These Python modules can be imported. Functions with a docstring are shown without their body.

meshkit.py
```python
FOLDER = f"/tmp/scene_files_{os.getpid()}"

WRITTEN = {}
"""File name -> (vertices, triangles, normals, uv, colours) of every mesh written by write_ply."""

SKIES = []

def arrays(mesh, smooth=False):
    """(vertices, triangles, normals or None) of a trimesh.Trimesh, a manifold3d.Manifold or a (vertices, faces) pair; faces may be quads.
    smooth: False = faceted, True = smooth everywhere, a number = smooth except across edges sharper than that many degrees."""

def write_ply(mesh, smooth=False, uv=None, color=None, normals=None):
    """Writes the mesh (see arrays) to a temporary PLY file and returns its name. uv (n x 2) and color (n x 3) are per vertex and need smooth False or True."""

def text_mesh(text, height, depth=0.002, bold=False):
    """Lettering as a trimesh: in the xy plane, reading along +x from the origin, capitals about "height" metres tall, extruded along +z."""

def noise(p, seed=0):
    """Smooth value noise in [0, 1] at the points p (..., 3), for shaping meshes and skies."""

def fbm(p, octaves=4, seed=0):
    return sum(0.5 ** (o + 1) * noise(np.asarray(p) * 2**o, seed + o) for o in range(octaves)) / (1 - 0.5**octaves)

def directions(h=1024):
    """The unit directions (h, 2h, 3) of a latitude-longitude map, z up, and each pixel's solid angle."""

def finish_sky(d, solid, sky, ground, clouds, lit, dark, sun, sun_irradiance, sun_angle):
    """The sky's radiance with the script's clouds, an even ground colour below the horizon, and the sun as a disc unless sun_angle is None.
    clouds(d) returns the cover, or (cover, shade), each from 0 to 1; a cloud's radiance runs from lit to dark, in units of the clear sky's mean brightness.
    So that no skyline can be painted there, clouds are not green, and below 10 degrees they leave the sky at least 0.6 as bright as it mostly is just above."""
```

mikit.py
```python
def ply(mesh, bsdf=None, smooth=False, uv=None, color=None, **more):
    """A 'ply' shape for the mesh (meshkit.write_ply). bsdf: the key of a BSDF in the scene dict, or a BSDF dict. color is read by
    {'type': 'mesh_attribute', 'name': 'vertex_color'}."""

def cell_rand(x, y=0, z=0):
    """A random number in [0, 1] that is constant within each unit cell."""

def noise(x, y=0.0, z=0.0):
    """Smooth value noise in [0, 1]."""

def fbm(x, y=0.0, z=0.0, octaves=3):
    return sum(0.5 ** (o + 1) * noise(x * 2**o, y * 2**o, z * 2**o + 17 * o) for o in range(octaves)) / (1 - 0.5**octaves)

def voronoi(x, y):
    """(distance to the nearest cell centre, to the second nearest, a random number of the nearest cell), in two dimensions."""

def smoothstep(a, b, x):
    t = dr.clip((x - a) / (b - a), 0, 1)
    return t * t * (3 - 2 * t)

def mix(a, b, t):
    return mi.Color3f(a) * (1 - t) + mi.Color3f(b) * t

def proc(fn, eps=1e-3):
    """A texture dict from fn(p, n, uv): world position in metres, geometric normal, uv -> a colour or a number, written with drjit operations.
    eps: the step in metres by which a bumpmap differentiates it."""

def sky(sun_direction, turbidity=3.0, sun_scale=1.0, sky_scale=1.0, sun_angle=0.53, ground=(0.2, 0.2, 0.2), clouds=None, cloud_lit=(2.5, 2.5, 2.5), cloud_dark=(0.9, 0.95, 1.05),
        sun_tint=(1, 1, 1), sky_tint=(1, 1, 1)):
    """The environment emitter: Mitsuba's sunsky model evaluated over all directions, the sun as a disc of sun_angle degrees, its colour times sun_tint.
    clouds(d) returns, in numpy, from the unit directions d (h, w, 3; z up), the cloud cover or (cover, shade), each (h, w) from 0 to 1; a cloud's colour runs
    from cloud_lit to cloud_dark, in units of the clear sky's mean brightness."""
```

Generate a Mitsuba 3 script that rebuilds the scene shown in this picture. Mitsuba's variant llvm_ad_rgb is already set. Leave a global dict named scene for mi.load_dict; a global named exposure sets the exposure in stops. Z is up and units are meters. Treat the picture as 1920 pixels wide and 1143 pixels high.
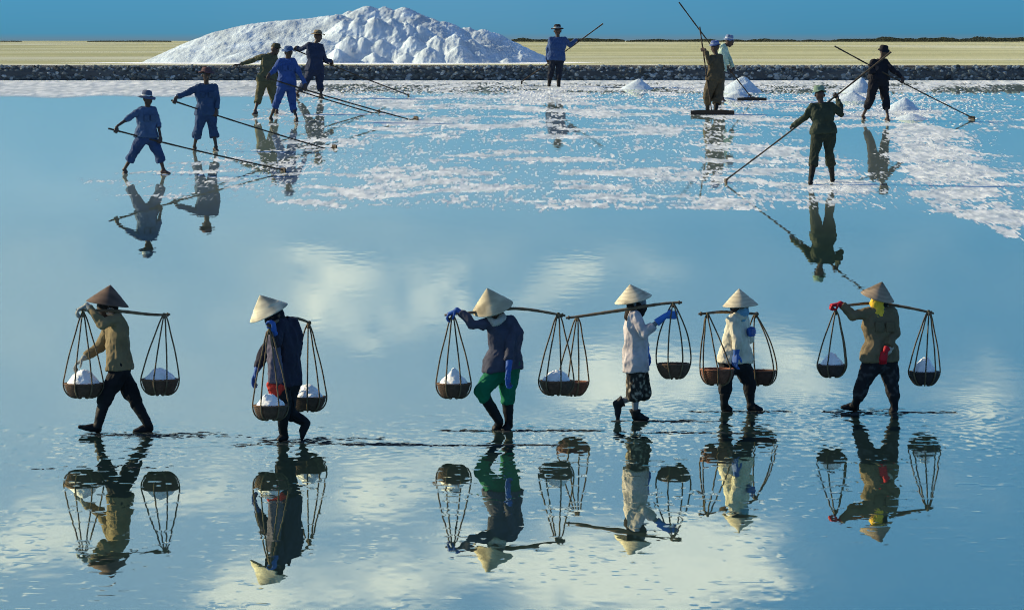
import math, numpy as np, trimesh, mitsuba as mi, drjit as dr, mikit, meshkit
import manifold3d as m3
from mikit import noise, fbm, smoothstep, mix, proc

# ------------------------------------------------------------------ camera, sky, exposure
# A long lens on a low bank looks across the pan. The pan floor is laid to a gentle fall (SLOPE) so that it drains
# towards the camera; the flats behind the stone bank are level and run to the horizon.
F, CAMZ, SLOPE = 9000.0, 6.6, 401 / 9000.0      # focal length in photo pixels, camera height, fall of the pan
W, H, CX, HY = 1920.0, 1143.0, 960.0, 76.0      # photo size, principal column, horizon row
T = mi.ScalarTransform4f
scene, labels = {}, {}
exposure = 1.5
scene['camera'] = {'type': 'perspective', 'fov': math.degrees(2 * math.atan(W / 2 / F)), 'fov_axis': 'x',
                   'principal_point_offset_y': (H / 2 - HY) / H, 'near_clip': 1.0, 'far_clip': 20000.0,
                   'to_world': T().look_at(origin=[0, 0, CAMZ], target=[0, 100, CAMZ], up=[0, 0, 1])}
SUN = (-0.84, 0.22, 0.40)

# clouds: (azimuth, elevation, half width, half height, strength), degrees; the ones that the brine mirrors
def CL(px, py, rx, ry, s): return ((px - CX) / F, (py - HY) / F + 2 * SLOPE, rx / F, ry / F, s)
CLOUDS = [CL(*c) for c in [(690, 562, 150, 70, .98), (775, 600, 115, 62, 1.0), (620, 520, 70, 34, .45), (40, 990, 130, 80, 1.0), (290, 930, 130, 50, .6), (450, 1120, 130, 46, 1.0),
          (620, 1075, 130, 60, 1.0), (760, 910, 150, 46, .9), (930, 845, 150, 32, .75), (330, 600, 160, 50, .3), (860, 1030, 160, 40, .95), (1100, 1085, 230, 56, 1.2), (1330, 1060, 120, 85, 1.05),
          (1180, 985, 160, 34, .7), (1250, 722, 180, 56, 1.15), (1130, 690, 70, 40, .5), (1420, 1000, 60, 30, .6), (1830, 740, 120, 44, 1.15), (1510, 800, 50, 24, .7), (1500, 700, 120, 34, .7),
          (1090, 515, 170, 36, .6), (960, 1120, 160, 26, .5), (330, 790, 200, 40, .18), (1700, 860, 120, 30, .15)]]
def clouds(d):
    az, el = np.arctan2(d[..., 0], d[..., 1]), np.arcsin(d[..., 2])
    w1 = meshkit.fbm(np.stack([az * 45 + el * 30, el * 70 - az * 20, 0 * az], -1), 3, 21) - .5; w2 = meshkit.fbm(np.stack([az * 40 - el * 50 + 9, el * 60 + az * 30, 0 * az], -1), 3, 22) - .5
    az, el = az + .030 * w1, el + .016 * w2
    q = np.stack([az * 60 + el * 45, el * 120 - az * 28, 0 * az], -1)
    n = meshkit.fbm(q, 5, 3)
    far = meshkit.fbm(np.stack([d[..., 0] * 3 / (d[..., 2] + .25), d[..., 1] * 3 / (d[..., 2] + .25), 0 * az], -1), 5, 9)
    dens = 0 * az
    for a, e, ra, re, s in CLOUDS:
        dens = dens + s * np.exp(-(((az - a) / ra) ** 2 + ((el - e) / re) ** 2))
    inview = np.exp(-(az / .3) ** 4 - ((el - .08) / .25) ** 4)
    other = np.clip((far - .58) * 3, 0, .5) * (1 - inview)
    n2 = meshkit.fbm(np.stack([az * 150 + el * 110 + 3, el * 260 - az * 60, 0 * az], -1), 3, 31)
    t = np.clip((dens * (0.15 + 1.25 * n + 1.0 * (n2 - .5)) + (n - .5) * .5 * np.clip((el - .03) / .08, 0, 1) - .08) / 1.0, 0, 1)
    cov = (.28 * t + .72 * t * t * (3 - 2 * t)) * .82
    veil = (.045 * np.clip(1 - 1.2 * az / .1, 0, 1.4) + .20 * np.exp(-((el - .150) / .036) ** 2) * (.6 + .8 * n) + .08 * np.clip((el - .15) / .05, 0, 1)) * np.clip(1.0 - .5 * az / .1, .5, 1.25)
    veil = veil * np.clip((el - .02) / .08, 0, 1) + .030 * np.exp(-((az + .01) / .055) ** 2 - (el / .03) ** 2)
    return np.clip(np.maximum(np.maximum(cov, other), 0) * (1 - veil) + veil, 0, .95), np.clip(.25 + .5 * (n - .3) + .7 * (1 - inview), 0, 1)
scene['sky'] = mikit.sky(SUN, turbidity=3.0, sun_scale=1.9, clouds=clouds, cloud_lit=(5.1, 5.4, 6.0), cloud_dark=(3.4, 3.7, 4.2), sky_tint=(.235, .825, 1.46), sun_tint=(.88, .97, 1.0))

# ------------------------------------------------------------------ helpers
rng = np.random.default_rng(7)
A3 = lambda p: np.asarray(p, float)
def G(px, py):                                   # point of the pan at a bearing
    y = F * CAMZ / (py - HY + F * SLOPE)
    return A3([(px - CX) / F * y, y, SLOPE * y])
def at(px, py, y): return A3([(px - CX) / F * y, y, CAMZ - (py - HY) / F * y])
def unit(v): return A3(v) / (np.linalg.norm(v) + 1e-12)
def key(name):
    if name not in scene and name not in used: used.add(name); return name
    k = 1
    while f'{name}_{k:03d}' in used or f'{name}_{k:03d}' in scene: k += 1
    used.add(f'{name}_{k:03d}'); return f'{name}_{k:03d}'
used = set()
def put(name, mesh, bsdf, parent=None, col=None, var=.12, freq=9., smooth=True, seed=1, label=None, dirt=0.):
    """one mesh entry; col: base colour, mottled per vertex by noise (dye and wear)"""
    k = key(f'{parent}__{name}' if parent else name)
    v, f, _ = meshkit.arrays(mesh)
    c = None
    if col is not None:
        c = np.array(col, float)
        if c.ndim == 1:
            n = meshkit.fbm(v * freq + seed * 7.3, 3, seed)[:, None]
            c = c[None] * (1 + var * 2 * (n - .5) * 2)
        c = np.clip(c, 0, 1)
        if smooth is not True and smooth is not False: smooth = True
        if smooth is False:
            v, c, f = v[f].reshape(-1, 3), np.repeat(c[f].mean(1), 3, 0), np.arange(3 * len(f)).reshape(-1, 3)
    scene[k] = mikit.ply((v, f), bsdf, smooth=smooth, color=c)
    if label: labels[k] = {'label': label}
    return k
def tag(k, label, cat=None, group=None, kind=None):
    labels[k] = {'label': label}
    if cat: labels[k]['category'] = cat
    if group: labels[k]['group'] = group
    if kind: labels[k]['kind'] = kind
def thing(name, label, cat, group=None):
    k = key(name); tag(k, label, cat, group); return k

ICO = trimesh.creation.icosphere(subdivisions=2).vertices
ICO1 = trimesh.creation.icosphere(subdivisions=1).vertices
def hull(*sph, lo=False):
    I = ICO1 if lo else ICO
    return m3.Manifold.hull_points(np.vstack([I * r + A3(p) for p, r in sph]))
def fuse(parts, L=.03, it=8):
    m = m3.Manifold.batch_boolean(parts, m3.OpType.Add) if len(parts) > 1 else parts[0]
    m = m.refine_to_length(L)
    q = m.to_mesh()
    t = trimesh.Trimesh(q.vert_properties[:, :3], q.tri_verts, process=True)
    if it:
        v0 = t.vertices.copy(); trimesh.smoothing.filter_taubin(t, lamb=.5, nu=.52, iterations=it)
        d = np.nan_to_num(np.asarray(t.vertices) - v0, nan=0, posinf=0, neginf=0); n = np.linalg.norm(d, axis=1, keepdims=True)
        t = trimesh.Trimesh(v0 + d * np.minimum(1, .010 / np.maximum(n, 1e-9)) * (n < .2), t.faces, process=False)
    return t
def wrinkle(t, amp, freq, seed=0, stretch=(1, 1, 1)):
    n = t.vertex_normals
    q = t.vertices * A3(stretch) * freq + seed * 3.7
    d = 1.4 * (meshkit.fbm(q, 3, seed) - .5) - .55 * np.abs(meshkit.fbm(q * 1.9 + 11, 2, seed + 8) * 2 - 1) * 2 + .8 * (1 - 2 * np.abs(meshkit.noise(q * .8 + 40, seed + 5) * 2 - 1))
    return trimesh.Trimesh(t.vertices + n * (amp * d)[:, None], t.faces, process=False)
def tube(pts, r, n=8, caps=True):
    p = A3(pts); r = np.broadcast_to(r, (len(p),)).astype(float)
    t = np.gradient(p, axis=0); t /= np.linalg.norm(t, axis=1, keepdims=True)
    ref = A3([.13, .31, .94]) if abs(t[:, 2].mean()) < .8 else A3([.9, .4, .1])
    a = np.cross(t, ref); a /= np.linalg.norm(a, axis=1, keepdims=True); b = np.cross(t, a)
    th = np.arange(n) * 2 * np.pi / n
    v = (p[:, None] + r[:, None, None] * (np.cos(th)[None, :, None] * a[:, None] + np.sin(th)[None, :, None] * b[:, None])).reshape(-1, 3)
    f = []
    for i in range(len(p) - 1):
        for j in range(n):
            k = (j + 1) % n
            f += [[i * n + j, i * n + k, (i + 1) * n + k], [i * n + j, (i + 1) * n + k, (i + 1) * n + j]]
    v = np.vstack([v, p[0], p[-1]]); c0, c1 = len(v) - 2, len(v) - 1
    for j in range(n):
        k = (j + 1) % n
        f += [[c0, k, j], [c1, (len(p) - 1) * n + j, (len(p) - 1) * n + k]]
    t = trimesh.Trimesh(v, f, process=False); 
    if t.volume < 0: t.invert()
    return t
def frame(axis, hint=(1, 0, 0)):
    z = unit(axis); x = unit(np.cross(np.cross(z, hint), z)); y = np.cross(z, x)
    return np.stack([x, y, z], 1)
def lathe(prof, n=40, ripple=None, closed=True):
    """profile [(r,z)...] round +z; ripple(theta, i) scales the radius"""
    pr = A3(prof); th = np.arange(n) * 2 * np.pi / n
    R = pr[:, 0][:, None] * np.ones(n)[None]
    if ripple is not None: R = R + ripple(th[None], np.arange(len(pr))[:, None])
    v = np.stack([R * np.cos(th), R * np.sin(th), np.repeat(pr[:, 1][:, None], n, 1)], -1).reshape(-1, 3)
    f = []
    m = len(pr)
    for i in range(m if closed else m - 1):
        for j in range(n):
            a, b, c, d = i * n + j, i * n + (j + 1) % n, ((i + 1) % m) * n + (j + 1) % n, ((i + 1) % m) * n + j
            f += [[a, b, c], [a, c, d]]
    return v, np.array(f)
def place(v, R, o): return v @ R.T + A3(o)

# ------------------------------------------------------------------ materials
VC = {'type': 'mesh_attribute', 'name': 'vertex_color'}
def cloth_h(p, n, uv): return .010 * noise(p.x * 17 + 2 * noise(p.z * 9, p.x * 5), p.y * 17, p.z * 11) + .003 * noise(p.x * 45, p.y * 45, p.z * 30) + .0007 * noise(p.x * 160, p.y * 160, p.z * 160)
scene['cloth'] = {'type': 'twosided', 'bsdf': {'type': 'bumpmap', 'arbitrary': proc(cloth_h, 2e-3), 'scale': 1.0, 'bsdf': {'type': 'principled', 'base_color': VC, 'roughness': .85, 'specular': .25}}}
scene['skin'] = {'type': 'twosided', 'bsdf': {'type': 'principled', 'base_color': VC, 'roughness': .5, 'specular': .4}}
scene['rubber'] = {'type': 'twosided', 'bsdf': {'type': 'principled', 'base_color': VC, 'roughness': .6, 'specular': .18}}
scene['matte'] = {'type': 'twosided', 'bsdf': {'type': 'principled', 'base_color': VC, 'roughness': .8, 'specular': .3}}
def salt_h(p, n, uv): return .006 * noise(p.x * 22, p.y * 22, p.z * 22) + .007 * noise(p.x * 55, p.y * 55, p.z * 55)
scene['salt'] = {'type': 'twosided', 'bsdf': {'type': 'bumpmap', 'arbitrary': proc(salt_h, 3e-3), 'scale': 1.0, 'bsdf': {'type': 'principled', 'base_color': VC, 'roughness': .55, 'specular': .5}}}
# ------------------------------------------------------------------ the pan: brine film and salt crust
FEET = []                                        # wet foot positions, filled by hand: they set up small waves
for a in [(182, 808), (283, 809), (530, 824), (570, 825), (940, 805), (958, 806), (1157, 787), (1195, 787), (1362, 770), (1415, 769), (1590, 769), (1678, 773)]: FEET.append(G(*a)[:2])
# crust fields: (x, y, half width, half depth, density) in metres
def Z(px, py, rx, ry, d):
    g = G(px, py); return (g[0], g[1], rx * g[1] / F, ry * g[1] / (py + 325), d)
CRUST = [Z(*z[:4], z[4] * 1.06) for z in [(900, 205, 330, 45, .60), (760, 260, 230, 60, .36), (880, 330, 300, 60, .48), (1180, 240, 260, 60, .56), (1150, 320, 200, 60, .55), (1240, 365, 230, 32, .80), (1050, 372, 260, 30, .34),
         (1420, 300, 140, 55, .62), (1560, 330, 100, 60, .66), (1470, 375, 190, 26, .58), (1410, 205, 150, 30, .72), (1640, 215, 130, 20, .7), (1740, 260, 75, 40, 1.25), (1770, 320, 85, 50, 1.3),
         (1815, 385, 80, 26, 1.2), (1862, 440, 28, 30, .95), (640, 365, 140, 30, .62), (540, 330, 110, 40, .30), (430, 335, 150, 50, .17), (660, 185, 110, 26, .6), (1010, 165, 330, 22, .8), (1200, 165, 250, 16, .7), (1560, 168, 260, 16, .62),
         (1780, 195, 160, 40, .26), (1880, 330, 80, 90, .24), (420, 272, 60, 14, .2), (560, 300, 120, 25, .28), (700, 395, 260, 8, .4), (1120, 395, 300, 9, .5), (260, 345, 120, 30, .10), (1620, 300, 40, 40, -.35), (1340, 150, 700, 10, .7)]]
YB = G(0, 181)[1]; EDGE = G(0, 392)[1]
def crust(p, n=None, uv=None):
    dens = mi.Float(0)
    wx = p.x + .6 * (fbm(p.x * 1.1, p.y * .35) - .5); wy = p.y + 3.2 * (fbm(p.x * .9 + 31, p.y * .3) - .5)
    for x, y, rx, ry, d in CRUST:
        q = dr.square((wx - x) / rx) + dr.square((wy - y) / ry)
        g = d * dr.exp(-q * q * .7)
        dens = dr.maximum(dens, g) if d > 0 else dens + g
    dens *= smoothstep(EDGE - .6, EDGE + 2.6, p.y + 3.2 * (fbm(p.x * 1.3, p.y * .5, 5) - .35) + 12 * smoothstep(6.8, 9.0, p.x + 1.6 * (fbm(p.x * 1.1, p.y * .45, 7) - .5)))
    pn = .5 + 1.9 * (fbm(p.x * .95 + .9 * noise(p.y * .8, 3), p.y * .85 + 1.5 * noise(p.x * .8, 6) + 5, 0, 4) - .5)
    glint_dots = smoothstep(.66, .75, noise(p.x * 24, p.y * 2.6, 14) * .75 + .25 * noise(p.x * 3, p.y * .8, 2)) * smoothstep(.05, .3, dens)  # water glitter painted as white specks, mixed in with the real crust
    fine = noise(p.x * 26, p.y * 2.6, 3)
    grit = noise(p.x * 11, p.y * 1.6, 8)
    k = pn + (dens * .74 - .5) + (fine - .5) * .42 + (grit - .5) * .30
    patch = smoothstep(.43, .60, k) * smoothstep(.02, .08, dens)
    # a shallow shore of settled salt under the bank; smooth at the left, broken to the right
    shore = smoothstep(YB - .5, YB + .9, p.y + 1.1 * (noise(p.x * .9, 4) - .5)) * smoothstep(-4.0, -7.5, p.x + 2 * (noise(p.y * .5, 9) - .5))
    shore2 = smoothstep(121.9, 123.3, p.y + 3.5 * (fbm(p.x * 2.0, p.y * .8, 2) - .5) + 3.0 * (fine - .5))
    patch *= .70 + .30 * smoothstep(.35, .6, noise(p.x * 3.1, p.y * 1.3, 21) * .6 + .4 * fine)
    return dr.clip(dr.maximum(dr.maximum(patch, glint_dots * .85), dr.maximum(shore * .9, shore2)), 0, 1)
def ripple(p, n=None, uv=None):
    warp = 1.2 * (noise(p.x * .7, p.y * .35, 2) - .5)
    h = .00030 * noise(p.x * 5.5 + 2 * warp, p.y * 3.2, 1) + .00013 * noise(p.x * 14, p.y * 6.5 + 3 * warp, 5) + .0006 * noise(p.x * .9, p.y * .45, 7)
    dash = smoothstep(.66, .95, .7 * noise(p.x * 11, p.y * 7.5, 31) + .3 * noise(p.x * 1.3, p.y * 1.1, 32)) * smoothstep(56, 53, p.y) * (.25 + .75 * smoothstep(45.5, 49.5, p.y))
    h += .0027 * dash
    walk = dr.exp(-dr.square((p.y + .09 * p.x - 51.6) / 1.5))
    amp = mi.Float(0)
    for fx, fy in FEET:
        amp += dr.exp(-dr.square((p.x - fx) / .30) - dr.square((p.y - fy + .5) / 1.35))
    amp = dr.minimum(amp, 1.0)
    rough = (.0016 * noise(p.x * 9, p.y * 4.5 + warp, 11) + .0022 * noise(p.x * 15, p.y * 6, 12))
    far = smoothstep(80, 90, p.y)
    for fx, fy in FEET:
        d = dr.sqrt(dr.square(p.x - fx) + dr.square(p.y - fy) + 1e-4)
        h += .0011 * dr.exp(-d * 2.0) * dr.sin(d * 34 + 3 * warp)
    return h + rough * (.55 * walk + 2.6 * amp + .10 * far)
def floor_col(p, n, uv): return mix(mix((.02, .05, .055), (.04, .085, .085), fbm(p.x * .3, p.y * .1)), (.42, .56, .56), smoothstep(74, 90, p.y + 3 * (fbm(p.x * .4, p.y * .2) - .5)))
def crust_col(p, n, uv):
    t = noise(p.x * 9, p.y * 2.2, 4)
    return mix((.38, .44, .47), (.74, .77, .76), t)
def crust_h(p, n, uv): return .010 * noise(p.x * 18, p.y * 7, 5) + .02 * noise(p.x * 5, p.y * 2, 6)
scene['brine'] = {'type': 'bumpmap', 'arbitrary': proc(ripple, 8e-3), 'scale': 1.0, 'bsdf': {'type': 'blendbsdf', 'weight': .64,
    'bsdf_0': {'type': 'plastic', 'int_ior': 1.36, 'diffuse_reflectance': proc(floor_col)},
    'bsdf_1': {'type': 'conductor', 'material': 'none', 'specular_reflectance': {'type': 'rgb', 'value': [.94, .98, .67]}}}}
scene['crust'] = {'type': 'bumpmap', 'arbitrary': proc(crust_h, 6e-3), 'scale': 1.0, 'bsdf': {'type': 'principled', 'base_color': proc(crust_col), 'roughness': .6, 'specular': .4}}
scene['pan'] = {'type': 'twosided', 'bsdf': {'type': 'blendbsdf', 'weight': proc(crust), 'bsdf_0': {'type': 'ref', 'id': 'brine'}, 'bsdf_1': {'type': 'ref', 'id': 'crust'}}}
YW = 125.0                                       # foot of the stone bank
def sheet(x0, x1, ys, zf, nx=2):
    xs = np.linspace(x0, x1, nx); X, Y = np.meshgrid(xs, ys)
    v = np.stack([X, Y, zf(X, Y)], -1).reshape(-1, 3); uv = v[:, :2].copy()
    i = np.arange(len(ys) - 1)[:, None] * nx + np.arange(nx - 1)[None]
    f = np.stack([i, i + 1, i + nx + 1, i + nx], -1).reshape(-1, 4)
    return (v, np.vstack([f[:, [0, 1, 2]], f[:, [0, 2, 3]]])), uv
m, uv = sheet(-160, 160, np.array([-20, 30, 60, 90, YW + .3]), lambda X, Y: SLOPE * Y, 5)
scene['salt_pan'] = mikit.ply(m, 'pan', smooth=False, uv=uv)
tag('salt_pan', 'shallow salt pan of mirror calm brine with floating patches of white crust and painted glints', kind='structure')

# ------------------------------------------------------------------ level flats behind, to the horizon
ZF = 5.95
def field_col(p, n, uv):
    ly = dr.log(p.y - 108); st = fbm(p.x * .10 + 2 * noise(ly * 3, 1), ly * 7, 0, 4); band = fbm(p.x * .045, ly * 4.5 + 3)
    c = mix((.28, .28, .145), (.37, .37, .22), smoothstep(.25, .75, st))
    c = mix(c, (.47, .48, .38), smoothstep(.50, .74, band) * .55)
    pile = dr.square((p.x + 5.0) / 7.4) + dr.square((p.y - 141) / 7.5)
    salt = smoothstep(1.25, .75, pile + .5 * (noise(p.x * 1.5, p.y * .6) - .5))
    edge = smoothstep(128.6, 126.6, p.y + 2.2 * (noise(p.x * .8, 1) - .5))
    return mix(c, (.80, .81, .80), dr.maximum(salt, edge * .75))
scene['flats'] = {'type': 'twosided', 'bsdf': {'type': 'principled', 'base_color': proc(field_col), 'roughness': .95, 'specular': .1}}
m, uv = sheet(-900, 900, np.array([YW + .75, 130, 160, 300, 900, 2000, 4000, 9000]), lambda X, Y: ZF + 0 * X, 9)
scene['flats_ground'] = mikit.ply(m, 'flats', smooth=False, uv=uv)
tag('flats_ground', 'dry yellow green salt flats behind the stone bank', kind='structure')

# low scrub on the far edge of the flats
def scrub():
    vs, fs = [], []; n = 0
    tri = trimesh.creation.icosphere(subdivisions=0)
    for (a, b, hpx, dens) in [(165, 320, 1.8, 1.2), (960, 1170, 6.2, 1.5), (1176, 1350, 4.6, 1.4), (1340, 1645, 4.0, 1.2), (1560, 1720, 6.5, 1.3), (1640, 1935, 8, 2.0), (1712, 1775, 9.5, 1.2), (1800, 1870, 9.5, 1.2), (0, 40, 1.6, .6), (1400, 1470, 5, 1)]:
        for _ in range(int((b - a) * 7 * dens)):
            px = rng.uniform(a, b); y = rng.uniform(2350, 2600); sc = y / F
            top = hpx * (.45 + .75 * meshkit.noise(A3([px * .06, hpx, 0]))) * (.6 + .4 * min(1, (px - a) / 14, (b - px) / 14)) * sc
            s = rng.uniform(.16, .42)
            c = A3([(px - CX) * sc, y, ZF + rng.uniform(0, 1) ** .8 * top])
            v = tri.vertices * s * rng.uniform(.7, 1.3, (12, 1)) * A3([1.5, 1.2, .8]) + c
            vs.append(v); fs.append(tri.faces + n); n += 12
    return trimesh.Trimesh(np.vstack(vs), np.vstack(fs), process=False)
put('scrub', scrub(), 'matte', col=(.035, .045, .028), var=.3, smooth=False)
tag('scrub', 'low dark green scrub along the far edge of the flats', 'bushes', kind='stuff')

# ------------------------------------------------------------------ stone bank between pan and flats
ZB = SLOPE * YW
wall = thing('stone_bank', 'low dark rubble stone bank crusted with salt along the far edge of the pan', 'bank')
xs = np.linspace(-60, 60, 241); prof = [(YW - .02, ZB - .15), (YW + .06, ZB + .2), (YW + .16, ZF - .06), (YW + .34, ZF - .015), (YW + .9, ZF + .004), (YW + .9, ZB - .15)]
V = np.array([[x, y + .06 * (meshkit.noise(A3([x * 2, i, 0])) - .5), z + (.05 * (meshkit.noise(A3([x * 1.1, i * 3, 2])) - .5) if 0 < i < 4 else 0)] for x in xs for i, (y, z) in enumerate(prof)])
fs = []
for i in range(len(xs) - 1):
    for j in range(5):
        a = i * 6 + j; fs += [[a, a + 6, a + 7], [a, a + 7, a + 1]]
put('core', trimesh.Trimesh(V, fs, process=False), 'matte', wall, col=(.06, .07, .075), var=.4, freq=4)
tri = trimesh.creation.icosphere(subdivisions=1)
def stones(xr, num, smin, smax):
    vs, fs, cs = [], [], []; n = 0
    for k in range(num):
        x = rng.uniform(*xr); t = rng.uniform(-.05, 1.06); s = rng.uniform(smin, smax) * (1 - .25 * t)
        c = A3([x, YW + .0 + .16 * t + rng.uniform(-.02, .03), ZB + t * (ZF - ZB - .02) - s * .25 * (t > .8)])
        q = tri.vertices + .35 * (meshkit.noise(tri.vertices * 1.7 + k * 5.1)[:, None] - .5) * tri.vertices
        v = (q * s * A3([rng.uniform(.8, 1.5), .7, rng.uniform(.55, .9)])) @ trimesh.transformations.rotation_matrix(rng.uniform(-.6, .6), [0, 1, 0])[:3, :3].T + c
        salt = rng.random() < .14 + .34 * meshkit.noise(A3([x * .35, 3, 0])) * (1.5 if x > 4 else .8 if x > -5 else .15) + .45 * (t > .86)
        col = A3([.20, .24, .26]) * rng.uniform(.5, 1.5) if salt else A3([.05, .065, .07]) * rng.uniform(.4, 2.2)
        vs.append(v); fs.append(tri.faces + n); n += len(v); cs.append(np.tile(col, (len(v), 1)))
    return trimesh.Trimesh(np.vstack(vs), np.vstack(fs), process=False), np.vstack(cs)
m, c = stones((-16, 16), 3600, .03, .075)
k = put('stones', m, 'matte', wall, col=c, smooth=False); tag(k, 'rubble stones of the bank', kind='stuff')

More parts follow.
